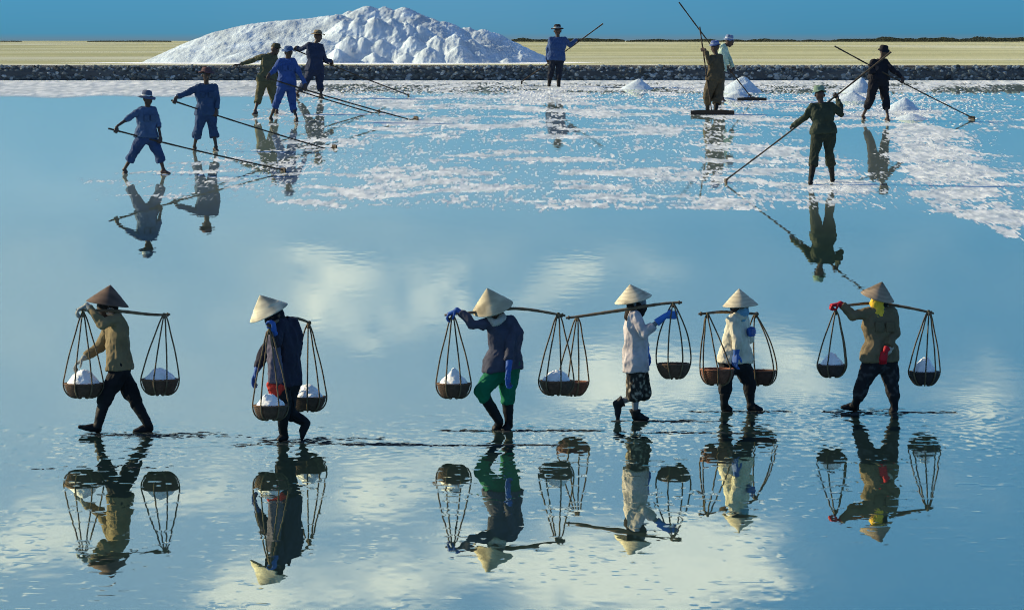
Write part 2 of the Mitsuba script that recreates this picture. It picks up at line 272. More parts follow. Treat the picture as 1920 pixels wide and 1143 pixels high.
# ------------------------------------------------------------------ the great salt pile
def heap_z(X, Y, peaks, base, seed):
    Zs = []
    for (x, y, h, sl, slx) in peaks:
        r = np.sqrt(((X - x) * slx) ** 2 + (Y - y) ** 2 + .02)
        Zs.append(h - sl * r)
    Z = np.maximum.reduce(Zs)
    return Z
def pile():
    x0, x1, y0, y1, nx, ny = -12.6, 1.4, 136.4, 149.5, 520, 260
    X, Y = np.meshgrid(np.linspace(x0, x1, nx), np.linspace(y0, y1, ny))
    pk = []
    def P(px, py, y, sl=.72, slx=1.0):
        q = at(px, py, y); pk.append((q[0], y, q[2] - ZF, sl, slx))
    # long smooth tail at the left (a ridge), then dumped barrow loads in tiers to the right
    for px in range(300, 640, 6): P(px, float(np.interp(px, [300, 330, 360, 400, 440, 470, 510, 550, 590, 640], [103, 90, 76, 60, 50, 44, 39, 36, 32, 25])), 143.2, .50, .9)
    for px, py in [(655, 20), (690, 9), (720, 12), (757, 12)]: P(px, py, 143.8, .62, .75)
    for px, py in [(785, 26), (807, 33), (833, 38), (877, 49), (905, 54), (927, 60), (950, 76), (970, 90)]: P(px, py, 143.5, .62, .8)
    for px, py in [(645, 36), (672, 32), (703, 30), (735, 33), (758, 38), (790, 46)]: P(px, py, 141.9, .75)
    for px, py in [(655, 67), (683, 68), (717, 70), (743, 73), (775, 66), (817, 66), (853, 62), (885, 72), (915, 82), (940, 92)]: P(px, py, 140.7, .78)
    for px, py in [(633, 90), (700, 96), (760, 98), (803, 86), (863, 84), (905, 100), (950, 107)]: P(px, py, 139.9, .82)
    for px, py in [(600, 70), (560, 88), (470, 92), (610, 98), (650, 106)]: P(px, py, 141.0, .5, .7)
    Xw = X + .10 * (meshkit.fbm(np.stack([X * 2.2, Y * 2.2, 0 * X], -1), 4, 1) - .5) * 1.4; Xw = X + (Xw - X) * np.clip((X + 6.4) / 2.0, .3, 1); Yw = Y + .30 * (meshkit.fbm(np.stack([X * 2.4, Y * 2.4, 0 * X + 9], -1), 3, 2) - .5)
    Z = np.full(X.shape, -1.)
    for (x, y, h, sl, slx) in pk:
        r = np.sqrt(((Xw - x) * slx) ** 2 + (Yw - y) ** 2 + .004) - .05
        Z = np.maximum(Z, h - sl * r)
    q = np.stack([X, Y, 0 * X], -1)
    tail = np.clip((X + 6.4) / 2.0, .35, 1)
    Z = Z + tail * .06 * (meshkit.fbm(q * 3, 4, 4) - .5) - tail * .05 * np.abs(meshkit.fbm(q * A3([6, 3, 1]), 3, 14) - .5) * 2 + .026 * (meshkit.fbm(q * 13, 3, 6) - .5)
    Z = np.maximum(Z, -.05 + .04 * (meshkit.noise(q * 4, 8) - .3))
    v = np.stack([X, Y, Z + ZF], -1).reshape(-1, 3)
    i = np.arange(ny - 1)[:, None] * nx + np.arange(nx - 1)[None]
    f = np.stack([i, i + 1, i + nx + 1, i + nx], -1).reshape(-1, 4)
    f = f[(Z.reshape(-1)[f] > -.03).any(1)]
    return trimesh.Trimesh(v, np.vstack([f[:, [0, 1, 2]], f[:, [0, 2, 3]]]), process=False)
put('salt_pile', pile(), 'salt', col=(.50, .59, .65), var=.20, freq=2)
tag('salt_pile', 'huge white salt pile of tipped loads on the flats behind the stone bank', 'salt pile')

# small mounds of raked salt standing in the pan
def mound(px, py, wpx, hpx, label, seed, skew=0.):
    g = G(px, py); s = g[1] / F; R, h = wpx * s / 2, hpx * s * .84
    n, k = 48, 22
    th = np.arange(n) * 2 * np.pi / n
    rr = np.linspace(0, 1.25, k)[:, None]
    x = rr * np.cos(th) * R * 1.1; y = rr * np.sin(th) * R * 1.1
    q = np.stack([x, y, 0 * x + seed], -1)
    z = h * np.clip(1.04 - np.sqrt(rr ** 2 * (1 + .3 * (meshkit.noise(q * 2.2, seed) - .5)) + .012), -.1, 1) * (1 + 0 * th) + .22 * h * (meshkit.fbm(q * 5, 4, seed) - .5)
    z = np.where(rr > 1.2, -.06, z)
    v = np.stack([x + skew * z, y, z], -1).reshape(-1, 3) + g
    f = []
    for i in range(k - 1):
        for j in range(n): a, b, c, d = i * n + j, i * n + (j + 1) % n, (i + 1) * n + (j + 1) % n, (i + 1) * n + j; f += [[a, d, c], [a, c, b]]
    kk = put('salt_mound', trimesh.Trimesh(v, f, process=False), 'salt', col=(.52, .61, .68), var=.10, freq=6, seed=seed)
    tag(kk, label, 'salt mound', 'mounds of raked salt in the pan')
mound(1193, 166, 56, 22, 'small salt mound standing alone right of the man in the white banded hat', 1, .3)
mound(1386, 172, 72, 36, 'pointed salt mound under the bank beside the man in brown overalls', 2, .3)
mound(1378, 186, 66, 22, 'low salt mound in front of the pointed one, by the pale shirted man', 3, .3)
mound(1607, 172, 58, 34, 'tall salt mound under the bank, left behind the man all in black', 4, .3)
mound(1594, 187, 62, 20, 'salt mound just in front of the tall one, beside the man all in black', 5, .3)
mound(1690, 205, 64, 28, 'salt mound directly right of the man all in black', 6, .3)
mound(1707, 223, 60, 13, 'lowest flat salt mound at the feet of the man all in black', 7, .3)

# loose lumps of crust lying in the raked parts of the pan
def lumps():
    vs, fs, n = [], [], 0
    t0 = trimesh.creation.icosphere(subdivisions=0)
    for (px, py, rx, ry, num) in [(950, 175, 380, 18, 900), (1450, 180, 420, 22, 1100), (700, 172, 160, 10, 260), (1770, 200, 150, 35, 420), (640, 300, 120, 30, 160), (500, 318, 90, 30, 130), (1640, 205, 140, 22, 300),
                                  (1560, 350, 130, 25, 150), (1780, 300, 110, 70, 330), (1250, 350, 250, 30, 240), (1000, 250, 300, 60, 330), (600, 240, 90, 40, 120), (410, 290, 60, 14, 60)]:
        for _ in range(num):
            a = rng.normal(0, .5, 2); g = G(px + a[0] * rx, max(154, py + a[1] * ry))
            s = rng.uniform(.008, .03) * (1 if py < 230 else .6)
            v = t0.vertices * rng.uniform(.7, 1.3, (12, 1)) * s * A3([1.6, 1.6, .7]) + g
            vs.append(v); fs.append(t0.faces + n); n += 12
    return trimesh.Trimesh(np.vstack(vs), np.vstack(fs), process=False)
put('salt_lumps', lumps(), 'salt', col=(.8, .82, .82), var=.1, smooth=False)
tag('salt_lumps', 'loose white lumps of raked salt strewn over the far brine', 'salt', kind='stuff')

# thin ridges of dark silt stirred up along the carriers' track
def silt():
    vs, fs, n = [], [], 0
    t0 = trimesh.creation.icosphere(subdivisions=0)
    lines = [(150, 300, 815, 2.5, 120), (290, 420, 814, 2.5, 60), (300, 470, 818, 1.5, 30), (490, 620, 827, 3, 110), (600, 790, 832, 1.6, 120), (700, 1060, 834, .8, 190), (430, 520, 833, 1.2, 30), (560, 720, 822, 1.5, 40),
             (870, 1130, 807, 1., 170), (800, 880, 806, 1, 16), (1150, 1300, 788, .9, 70), (1200, 1420, 811, .8, 45), (1240, 1350, 790, .7, 30), (1290, 1480, 771, 1., 70), (1560, 1700, 774, 3, 120), (1690, 1795, 773, 1., 55), (1540, 1600, 772, 1, 12),
             (170, 330, 875, 2.5, 16), (60, 130, 877, 2, 4), (1230, 1330, 810, 1, 20)]
    for (a, b, py, sp, num) in lines:
        for _ in range(num):
            px = rng.uniform(a, b); g = G(px, py + rng.normal(0, sp) + 2.0 * (meshkit.noise(A3([px * .02, py, 0])) - .5))
            L = rng.uniform(.012, .07); w = rng.uniform(.01, .03)
            v = t0.vertices * rng.uniform(.7, 1.2, (12, 1)) * A3([L, w, rng.uniform(.003, .009)]) + g
            vs.append(v); fs.append(t0.faces + n); n += 12
    return trimesh.Trimesh(np.vstack(vs), np.vstack(fs), process=False)
put('silt', silt(), 'matte', col=(.02, .028, .03), var=.3)
tag('silt', 'thin dark ridges of stirred silt along the track of the six carriers', 'silt', kind='stuff')
# ------------------------------------------------------------------ people
def lerp(a, b, t): return A3(a) * (1 - t) + A3(b) * t
UP = A3([0, 0, 1])
def head_parts(c, f, s=1.):
    """skull, jaw, nose, brow, lips, ears round the head centre c, looking along f"""
    f = unit(f); l = unit(np.cross(UP, f)); u = np.cross(f, l); R = np.stack([f, l, u], 1)
    P = lambda x, y, z: c + R @ A3([x, y, z]) * s
    p = [hull((P(.012, 0, .035), .088 * s), (P(-.025, 0, .03), .084 * s), (P(.01, 0, .0), .075 * s)),
         hull((P(.01, .03, .0), .05 * s), (P(.01, -.03, .0), .05 * s), (P(.05, 0, -.075), .033 * s), (P(-.005, .035, -.05), .03 * s), (P(-.005, -.035, -.05), .03 * s), (P(.05, 0, .0), .046 * s)),
         hull((P(.088, 0, .022), .009 * s), (P(.108, 0, -.018), .011 * s), (P(.094, .013, -.022), .009 * s), (P(.094, -.013, -.022), .009 * s)),
         hull((P(.084, .035, .032), .013 * s), (P(.092, 0, .034), .012 * s)), hull((P(.084, -.035, .032), .013 * s), (P(.092, 0, .034), .012 * s)),
         hull((P(.084, .018, -.048), .008 * s), (P(.088, 0, -.046), .010 * s), (P(.084, -.018, -.048), .008 * s))]
    for q in (1, -1): p.append(hull((P(-.008, q * .088, .022), .014 * s), (P(-.004, q * .086, -.015), .011 * s), (P(-.02, q * .094, .01), .009 * s)))
    return p, P
def hand_parts(C, u, n, curl=(25, 40, 35), r=.0085, s=1., thumb=1, spread=.0):
    """palm centre C, u towards the fingers, n out of the palm; four unequal fingers and a thumb from the palm's side"""
    u = unit(u); n = unit(n - u * np.dot(u, n)); w = np.cross(u, n) * thumb; s = s * 1.0
    P = lambda a, b, c: C + (u * a + w * b + n * c) * s
    ps = [hull((P(-.045, .018, 0), .016 * s), (P(-.045, -.016, 0), .016 * s), (P(.036, .032, 0), .0125 * s), (P(.034, -.032, 0), .011 * s), (P(.042, .005, -.002), .0125 * s), (P(-.02, .03, .006), .014 * s))]
    for i, (b, ln) in enumerate([(.031, .92), (.0105, 1.0), (-.0105, .94), (-.031, .76)]):
        p = P(.04, b, 0); a = 0.; d0 = u + w * spread * (1.5 - i) * .3
        for j, seg in enumerate((.044, .027, .021)):
            a += math.radians(curl[j] + (i - 1.5) * 3)
            q = p + unit(d0 * math.cos(a) + n * math.sin(a)) * seg * ln * s
            ps.append(hull((p, r * s * (1 - .07 * j)), (q, r * s * (.93 - .07 * j)))); p = q
    p = P(-.022, .036, .008); k = math.radians(min(80, curl[0] + curl[1]) * .5)
    q1 = p + unit(u * .75 + w * .55 * math.cos(k) + n * (.25 + math.sin(k))) * .036 * s
    q2 = q1 + unit(u * .85 - w * .25 * math.sin(k) + n * (.2 + .9 * math.sin(k))) * .029 * s
    ps += [hull((p, r * 1.35 * s), (q1, r * 1.1 * s)), hull((q1, r * 1.1 * s), (q2, r * .9 * s))]
    return ps
def rot_to(v, f): return v

def foot(ank, heel, toe, up=UP, s=1., bare=False):
    d = unit(toe - heel); L = np.linalg.norm(toe - heel); side = unit(np.cross(d, UP)); h = unit(np.cross(side, d)); h = h if h[2] >= 0 else -h
    P = lambda t, b, z: heel + d * L * t + side * b + h * z
    ps = [hull((ank, .038 * s), (P(.14, 0, .036), .034 * s), (P(.35, 0, .05), .034 * s)),
          hull((P(.14, 0, .033), .033 * s), (P(.68, .018, .026), .026 * s), (P(.68, -.018, .026), .026 * s), (P(.45, 0, .048), .033 * s)),
          hull((P(.68, .018, .026), .026 * s), (P(.68, -.018, .026), .026 * s), (P(.90, .014, .018), .018 * s), (P(.92, -.01, .019), .019 * s))]
    if bare:
        for i, (b, t) in enumerate([(-.03, .97), (-.012, 1.0), (.004, .98), (.018, .95), (.031, .9)]):
            ps.append(hull((P(.8, b * .85, .014), .011), (P(t, b, .010), .0115 if i == 0 else .009)))
    return ps

def cone_hat(parent, rim, apex, R, col, seed, seg=48):
    ax = unit(apex - rim); h = np.linalg.norm(apex - rim)
    out, inn = [], []
    n = 22
    for i in range(n + 1):
        t = i / n; r = R * t; z = h * (1 - t ** 1.06) + .004 * (1 - t) 
        out.append((max(r + .0022 * (i % 2), .0008), z)); inn.append((max(r - .006, .0006), z - .009))
    prof = out + [(R + .005, -.004), (R, -.009)] + inn[::-1]
    v, f = lathe(prof, seg, lambda th, i: .0015 * np.sin(th * 24) * (i < n) + .005 * np.sin(th * 3 + seed) * (i > 14) * (i < n + 6))
    v = place(v, frame(ax), rim)
    t = trimesh.Trimesh(v, f, process=False)
    if t.volume < 0: t.invert()
    rel = np.linalg.norm(v - apex, axis=1)
    nn = meshkit.fbm(v * A3([9, 9, 9]) + seed, 4, seed)
    ring = .5 + .5 * np.sin(rel * 2 * np.pi / .016)
    c = A3(col)[None] * (.80 + .5 * (nn[:, None] - .3)) * (1 - .25 * ring[:, None])
    st = meshkit.fbm(v * 6 + 17 * seed, 2, 3)
    c = c * (1 - .5 * np.clip((st - .55) * 6, 0, 1))[:, None]
    put('hat', t, 'matte', parent, col=c, smooth=40)
def brim_hat(parent, c, up, Rb, Rc, hc, col, band=None, seed=0, droop=.02):
    """cloth hat: c = middle of the brim opening"""
    prof = [(Rb, -droop), (Rb * .985, -droop + .007), (Rc * 1.22, .004), (Rc * 1.02, .012), (Rc * .99, hc * .6), (Rc * .84, hc * .93), (Rc * .45, hc * 1.02), (.002, hc * 1.0),
            (.002, hc * .95), (Rc * .44, hc * .96), (Rc * .8, hc * .88), (Rc * .95, hc * .5), (Rc * .97, .0), (Rc * 1.2, -.006), (Rb * .98, -droop - .005)]
    v, f = lathe(prof, 36)
    r = np.hypot(v[:, 0], v[:, 1]); th = np.arctan2(v[:, 1], v[:, 0]); k = np.clip((r - Rc) / (Rb - Rc), 0, 1)
    v[:, 2] += k * (.014 * np.sin(2 * th + seed) + .008 * np.sin(5 * th + seed * 2)) + .006 * (1 - k) * np.sin(3 * th + seed)
    t = trimesh.Trimesh(place(v, frame(up), c), f, process=False)
    if t.volume < 0: t.invert()
    put('hat', t, 'cloth', parent, col=col, var=.15, smooth=50, seed=seed)
    if band is not None:
        v, f = lathe([(Rc * 1.035, .012), (Rc * 1.03, .034), (Rc * .98, .034), (Rc * .98, .012)], 36)
        put('hat_band', (place(v, frame(up), c), f), 'cloth', parent, col=band, var=.05)

class Person:
    def __init__(s, label, base_py, spec):
        s.k = thing('person', label, 'person', spec.get('group'))
        s.Y = G(CX, base_py)[1]; s.sp = spec; s.j = {}; s.seed = sum(map(ord, label)) % 97
    def P(s, px, py, d=0.): return at(px, py, s.Y + d)
    def run(s):
        sp = s.sp; P = s.P; J = {}
        for n in ('head', 'sA', 'eA', 'sB', 'eB', 'hA', 'hB', 'kA', 'kB'): J[n] = P(*sp[n])
        face = unit(sp['face'])
        neck = lerp(J['sA'], J['sB'], .5) + UP * .035
        pel = lerp(J['hA'], J['hB'], .5); mid = lerp(J['sA'], J['sB'], .5)
        # feet: ground points (px, py) or free points (px, py, depth)
        legs = []
        for q in 'AB':
            hl, to = sp['f' + q]
            heel = G(*hl) if len(hl) == 2 else P(*hl)
            toe = G(*to) if len(to) == 2 else at(to[0], to[1], heel[1] + to[2])
            d = unit(toe - heel)
            ank = heel + d * .055 + unit(UP - d * d[2]) * .085
            if 'a' + q in sp: ank = P(*sp['a' + q])
            legs.append((J['h' + q], J['k' + q], ank, heel, toe))
        # hands: ('grip', stick point, stick axis, palm hint) or ('hang', palm centre, finger dir, palm dir, curl)
        hands = []
        for q, th in (('A', 1), ('B', -1)):
            h = sp['w' + q]
            if h[0] == 'grip':
                S, a = A3(h[1]), unit(h[2]); u = S - J['e' + q]; u = unit(u - a * np.dot(u, a)); n = np.cross(a, u)
                if np.dot(n, h[3]) < 0: n = -n
                C = S - n * .036 - u * .012; curl = (55, 75, 60)
                if len(h) > 4: curl = h[4]
            else:
                C = P(*h[1]); u = unit(h[2]); n = A3(h[3]); curl = h[4] if len(h) > 4 else (18, 28, 22)
            w = np.cross(u, unit(n - u * np.dot(u, n)))
            thumb = 1 if np.dot(w, h[5] if len(h) > 5 else face + UP * .3) > 0 else -1
            hands.append((C, u, n, curl, thumb, C - u * .062))
        g = sp.get('girth', .115); hs = sp.get('headsize', 1.)
        ax = unit(J['sA'] - J['sB']); hx = unit(J['hA'] - J['hB'])
        back = sp.get('hump', A3([0, 0, 0]))
        # --- skin: one continuous body
        hp, HP = head_parts(J['head'], face, hs)
        body = hp + [hull((J['head'] - UP * .03, .05), (neck - UP * .02, .052)),
                     hull((neck - UP * .03, .05), (J['sA'] - UP * .01, .045), (J['sB'] - UP * .01, .045), (lerp(mid, pel, .55) + hx * .05, g - .035), (lerp(mid, pel, .55) - hx * .05, g - .035)),
                     hull((lerp(mid, pel, .5) + hx * .05, g - .035), (lerp(mid, pel, .5) - hx * .05, g - .035), (J['hA'], .07), (J['hB'], .07))]
        for q, (C, u, n, curl, th, wr) in zip('AB', hands):
            sh, el = J['s' + q], J['e' + q]
            body += [hull((sh, .045), (el, .034)), hull((el, .034), (wr, .023))] + [hull((wr, .022), (C - u * .03, .02))]
            gl = sp.get('glove')
            body += hand_parts(C, u, n, curl, r=.0085 if gl is None else .006, s=1 if gl is None else .95, thumb=th)
        bare = sp.get('bare')
        for hip, kn, an, he, to in legs:
            body += [hull((hip, .068), (kn, .045)), hull((kn, .045), (lerp(kn, an, .35), .043), (an, .027))]
            body += foot(an, he, to, s=1. if bare else .8, bare=bare)
        t = fuse(body, .03, 5)
        cb = sp.get('skin', (.10, .055, .035))
        put('body', t, 'skin', s.k, col=cb, var=.12)
        if not sp.get('masked'):
            for q in (1, -1): put('eye', fuse([hull((HP(.083, q * .031, .014), .011 * hs), lo=True)], .02, 0), 'rubber', s.k, col=(.03, .02, .02))
        # --- trousers
        tr = sp.get('thigh', .085); tk = sp.get('knee', .068); tc = sp.get('cuff', .062); cf = sp.get('cuff_at', .5)
        if isinstance(cf, float): cf = (cf, cf)
        tp = [hull((J['hA'] + UP * .06, g * .92), (J['hB'] + UP * .06, g * .92), (J['hA'] - UP * .02, tr * 1.15), (J['hB'] - UP * .02, tr * 1.15))]
        for (hip, kn, an, he, to), c in zip(legs, cf):
            e = lerp(kn, an, c); dk = unit(an - kn)
            tp += [hull((hip - UP * .02, tr * 1.12), (lerp(hip, kn, .55), tr * .95), (kn, tk)), hull((kn, tk), (lerp(kn, an, c * .55), tk * .97), (e - dk * .03, tc)).trim_by_plane((-dk).tolist(), float(-np.dot(dk, e)))]
            if sp.get('rolled'): tp.append(hull((e - dk * .045, tc * 1.10), (e - dk * .005, tc * 1.13)).trim_by_plane((-dk).tolist(), float(-np.dot(dk, e + dk * .02))))
        t = wrinkle(fuse(tp, .018, 5), .017, 10, s.seed, (1, 1, .6))
        c = sp['trousers']
        if 'print' in sp:                       # a printed cloth
            v = t.vertices; m = np.clip((meshkit.fbm(v * 26, 2, 8) - .55) * 9, 0, 1)[:, None] * np.clip((sp['print'][1] - 0) + .4, 0, 1)
            if len(sp['print']) > 2: m = m * np.clip((v[:, 2:3] - sp['print'][2](s)) * 12, 0, 1)
            c = A3(c)[None] * (1 - m) + A3(sp['print'][0])[None] * m
        put('trousers', t, 'cloth', s.k, col=c, var=.14, seed=s.seed)
        # --- jacket
        hem = sp.get('hem', .03); spine = unit(mid - pel); gw = g * sp.get('flare', 1.04)
        cen = pel - spine * (hem + .12)
        W1, W2 = lerp(mid, pel, .6) + hx * (.055), lerp(mid, pel, .6) - hx * (.055)
        C1, C2 = lerp(J['sA'], J['sB'], .12) - spine * .13 + back, lerp(J['sA'], J['sB'], .88) - spine * .13 + back
        tor = [hull((J['sA'], .066), (J['sB'], .066), (neck - UP * .02, .058), (C1, g * .82), (C2, g * .82)),
               hull((J['sA'], .06), (J['sB'], .06), (C1, g * .84), (C2, g * .84), (W1 + back * .5, g * .95), (W2 + back * .5, g * .95)),
               hull((W1 + back * .5, g * .95), (W2 + back * .5, g * .95), (J['hA'] - spine * (hem + .06), gw), (J['hB'] - spine * (hem + .06), gw), (J['hA'] + UP * .07, gw * 1.02), (J['hB'] + UP * .07, gw * 1.02), *[(lerp(h_, k_, .22), tr * 1.28) for h_, k_, *_ in legs])]
        to = m3.Manifold.batch_boolean(tor, m3.OpType.Add).trim_by_plane(spine.tolist(), float(np.dot(spine, pel - spine * hem)))
        jp = [to]; cuffs = []
        sl = sp.get('sleeve', (.9, .9))
        if isinstance(sl, float): sl = (sl, sl)
        for q, hnd, f_ in zip('AB', hands, sl):
            sh, el, wr = J['s' + q], J['e' + q], hnd[5]
            e = lerp(el, wr, f_); d = unit(wr - el); sr = sp.get('sleeve_r', .062)
            jp += [hull((sh, .068), (lerp(sh, el, .45), sr), (el, sr * .92)), hull((el, sr * .92), (e, sr * .74)).trim_by_plane((-d).tolist(), float(-np.dot(d, e)))]
        t = wrinkle(fuse(jp, .018, 5), .018, 9, s.seed + 3, (1, 1, .6))
        put('jacket', t, 'cloth', s.k, col=sp['jacket'], var=.14, seed=s.seed + 1)
        # collar band
        v, f = lathe([(.062, -.022), (.072, .012), (.066, .030), (.058, .028), (.056, -.02)], 24)
        put('collar', (place(v, frame(unit(lerp(J['head'], neck, .3) - neck + UP * .05)), neck - UP * .005), f), 'cloth', s.k, col=sp.get('collar', sp['jacket']), var=.1)
        if sp.get('pockets'):
            sd = unit(np.cross(ax, UP)); fr = sd if np.dot(sd, face) > 0 else -sd
            for q in (.25, .75):
                pc = lerp(J['sA'], J['sB'], q) - spine * .15 + fr * (g * 1.04)
                Rr = np.stack([ax, spine, fr], 1); b = trimesh.creation.box((.10, .11, .02)); put('pocket', (b.vertices @ Rr.T + pc, b.faces), 'cloth', s.k, col=A3(sp['jacket']) * .85)
        # --- gloves, boots
        if sp.get('glove') is not None:
            for q, (C, u, n, curl, th, wr) in zip('AB', hands):
                el = J['e' + q]; L = sp.get('gauntlet', .10)
                pr = hand_parts(C, u, n, curl, r=.0105, s=1.08, thumb=th) + [hull((C - u * .045, .024), (wr, .030)), hull((wr, .031), (wr + unit(el - wr) * L, .044)).trim_by_plane(unit(wr - el).tolist(), float(np.dot(unit(wr - el), wr + unit(el - wr) * L)))]
                t = fuse(pr, .010, 4)
                put('glove', t, 'rubber', s.k, col=sp['glove'], var=.14, seed=3)
        if sp.get('boot') is not None:
            for hip, kn, an, he, to in legs:
                dk = unit(an - kn); e = lerp(kn, an, sp.get('boot_top', .3))
                pr = foot(an, he, to, s=1.12) + [hull((an, .044), (lerp(kn, an, .55), .060), (e, .064)).trim_by_plane(dk.tolist(), float(np.dot(dk, e)))]
                put('boot', wrinkle(fuse(pr, .02, 5), .005, 14, s.seed), sp.get('boot_mat', 'rubber'), s.k, col=sp['boot'], var=.2)
        for nm, col, sph in sp.get('extra', []):
            t = wrinkle(fuse([hull(*[(P(*a) if not isinstance(a, str) else HP(*map(float, a.split(','))), r) for a, r in grp]) for grp in sph], .016, 4), .008, 22, s.seed)
            put(nm, t, 'cloth', s.k, col=col, var=.15)
        s.HP, s.J = HP, J
        ht = sp['hat']
        if ht[0] == 'cone': cone_hat(s.k, P(*ht[1]), P(*ht[2]), ht[3], ht[4], s.seed)
        else: brim_hat(s.k, P(*ht[1]), ht[2], *ht[3:8], seed=s.seed, droop=ht[8] if len(ht) > 8 else .02)
        return s
MASK = [[('.05,0,-.01', .068), ('.05,.03,-.04', .053), ('.05,-.03,-.04', .053), ('.045,0,-.085', .057)]]
HOOD = [[('-.012,0,.03', .10), ('-.02,0,-.04', .09)], [('-.02,0,-.06', .08), ('-.03,0,-.13', .085)], [('.045,0,-.03', .07), ('.01,0,-.10', .07)]]

# ------------------------------------------------------------------ carrying gear
WOOD = (.16, .11, .065)
def pole(label, pts, r=.0165):
    """a springy carrying pole through the given points"""
    from scipy.interpolate import CubicSpline
    p = A3(pts); t = np.r_[0, np.cumsum(np.linalg.norm(np.diff(p, axis=0), axis=1))]; t /= t[-1]
    tt = np.linspace(0, 1, 40); q = CubicSpline(t, p)(tt)
    rr = r * (1.05 - .35 * np.abs(2 * tt - 1) ** 2) * (1 + .05 * np.sin(tt * 60))
    k = thing('carrying_pole', label, 'carrying pole', 'shoulder poles of the carriers')
    put('shaft', tube(q, rr, 10), 'matte', k, col=WOOD, var=.3, freq=14)
    for e, d in ((q[1], q[1] - q[0]), (q[-2], q[-1] - q[-2])):
        d = unit(d); put('end_peg', tube([e - d * .008, e + d * .008], [.024, .024], 8), 'matte', k, col=A3(WOOD) * .7)
    return q
def basket(label, hang, rim, R, Hh, angs, salt=None, slabel=None, seed=0, rb=.68, tone=(.085, .05, .032), bow=.035, shade=1.):
    """woven pan basket below the pole end: bowl, bound rim, four rattan slings from the hook to under the bowl; salt heaped in it"""
    k = thing('basket', label, 'basket', 'shallow baskets of the carriers')
    rim = A3(rim); n = 13; prof = []
    for i in range(n + 1):
        t = i / n; r = R * (rb + (1 - rb) * math.sin(t * math.pi / 2) ** .9); prof.append((r, -Hh * (1 - t)))
    inner = [(r - .012, z + .012 * (1 - i / n)) for i, (r, z) in enumerate(prof)]
    pr = [(.003, -Hh - .004), (R * rb * .8, -Hh - .003)] + prof + inner[::-1] + [(.003, -Hh + .010)]
    v, f = lathe(pr, 72, lambda th, i: .0045 * np.sin(th * 18 + np.pi * i) * ((i > 1) & (i < n + 3)))
    v = v * A3([1, 1, 1]); nn = meshkit.fbm(v * 30 + seed, 3, seed)[:, None]; wv = (.75 + .5 * meshkit.noise(np.stack([np.arctan2(v[:, 1], v[:, 0]) * 14, v[:, 2] * 90, 0 * v[:, 0]], -1), 3))[:, None]
    t = trimesh.Trimesh(v + rim, f, process=False)
    if t.volume < 0: t.invert()
    put('bowl', t, 'matte', k, col=A3(tone)[None] * wv * (.6 + .9 * nn), smooth=40)
    th = np.linspace(0, 2 * np.pi, 49)
    put('rim', tube(np.stack([np.cos(th) * R, np.sin(th) * R, 0 * th + .003], -1) + rim, .011 + .002 * np.sin(th * 30), 8), 'matte', k, col=A3(tone) * 1.5, var=.3, freq=20)
    for a in angs:
        a = math.radians(a); o = A3([math.cos(a), math.sin(a), 0]); top = hang + o * .016
        e = rim + o * (R + .014); q = [hang + o * .004 + UP * .02, top]
        for t in (.25, .5, .75, .9): q.append(lerp(top, e, t) + o * bow * math.sin(t * math.pi * .95) * .55 + UP * -.0)
        q += [e, rim + o * (R * (rb + .22) + .012) - UP * Hh * .62, rim + o * (R * rb + .010) - UP * Hh * .97, rim + o * R * rb * .4 - UP * (Hh + .012)]
        from scipy.interpolate import CubicSpline
        q = A3(q); tt = np.r_[0, np.cumsum(np.linalg.norm(np.diff(q, axis=0), axis=1))]
        put('sling', tube(CubicSpline(tt, q)(np.linspace(0, tt[-1], 30)), .0085, 7), 'matte', k, col=(.13, .095, .055), var=.45, freq=16, seed=int(a * 10) % 9)
    put('hook', tube([hang + UP * .028, hang + UP * .0, hang - UP * .035], [.016, .022, .016], 8), 'matte', k, col=(.10, .08, .035), var=.3)
    if salt:
        n, m = 44, 16; th = np.arange(n) * 2 * np.pi / n; rr = np.linspace(0, 1, m)[:, None]
        x = rr * np.cos(th) * (R - .018); y = rr * np.sin(th) * (R - .018); q = np.stack([x, y, 0 * x + seed], -1)
        z = salt * (1 - rr ** 1.5) * (.80 + .55 * (meshkit.fbm(q * 9, 3, seed) - .3)) + .05 * (meshkit.fbm(q * 24, 3, seed) - .5) + .004
        z[-1] = -.03
        f = []
        for i in range(m - 1):
            for j in range(n): a, b, c, d = i * n + j, i * n + (j + 1) % n, (i + 1) * n + (j + 1) % n, (i + 1) * n + j; f += [[a, d, c], [a, c, b]]
        kk = put('salt_heap', trimesh.Trimesh(np.stack([x, y, z], -1).reshape(-1, 3) + rim, f, process=False), 'salt', col=A3([.80, .82, .82]) * shade, var=.07, freq=12)
        tag(kk, slabel, 'salt', 'salt heaped in the baskets')
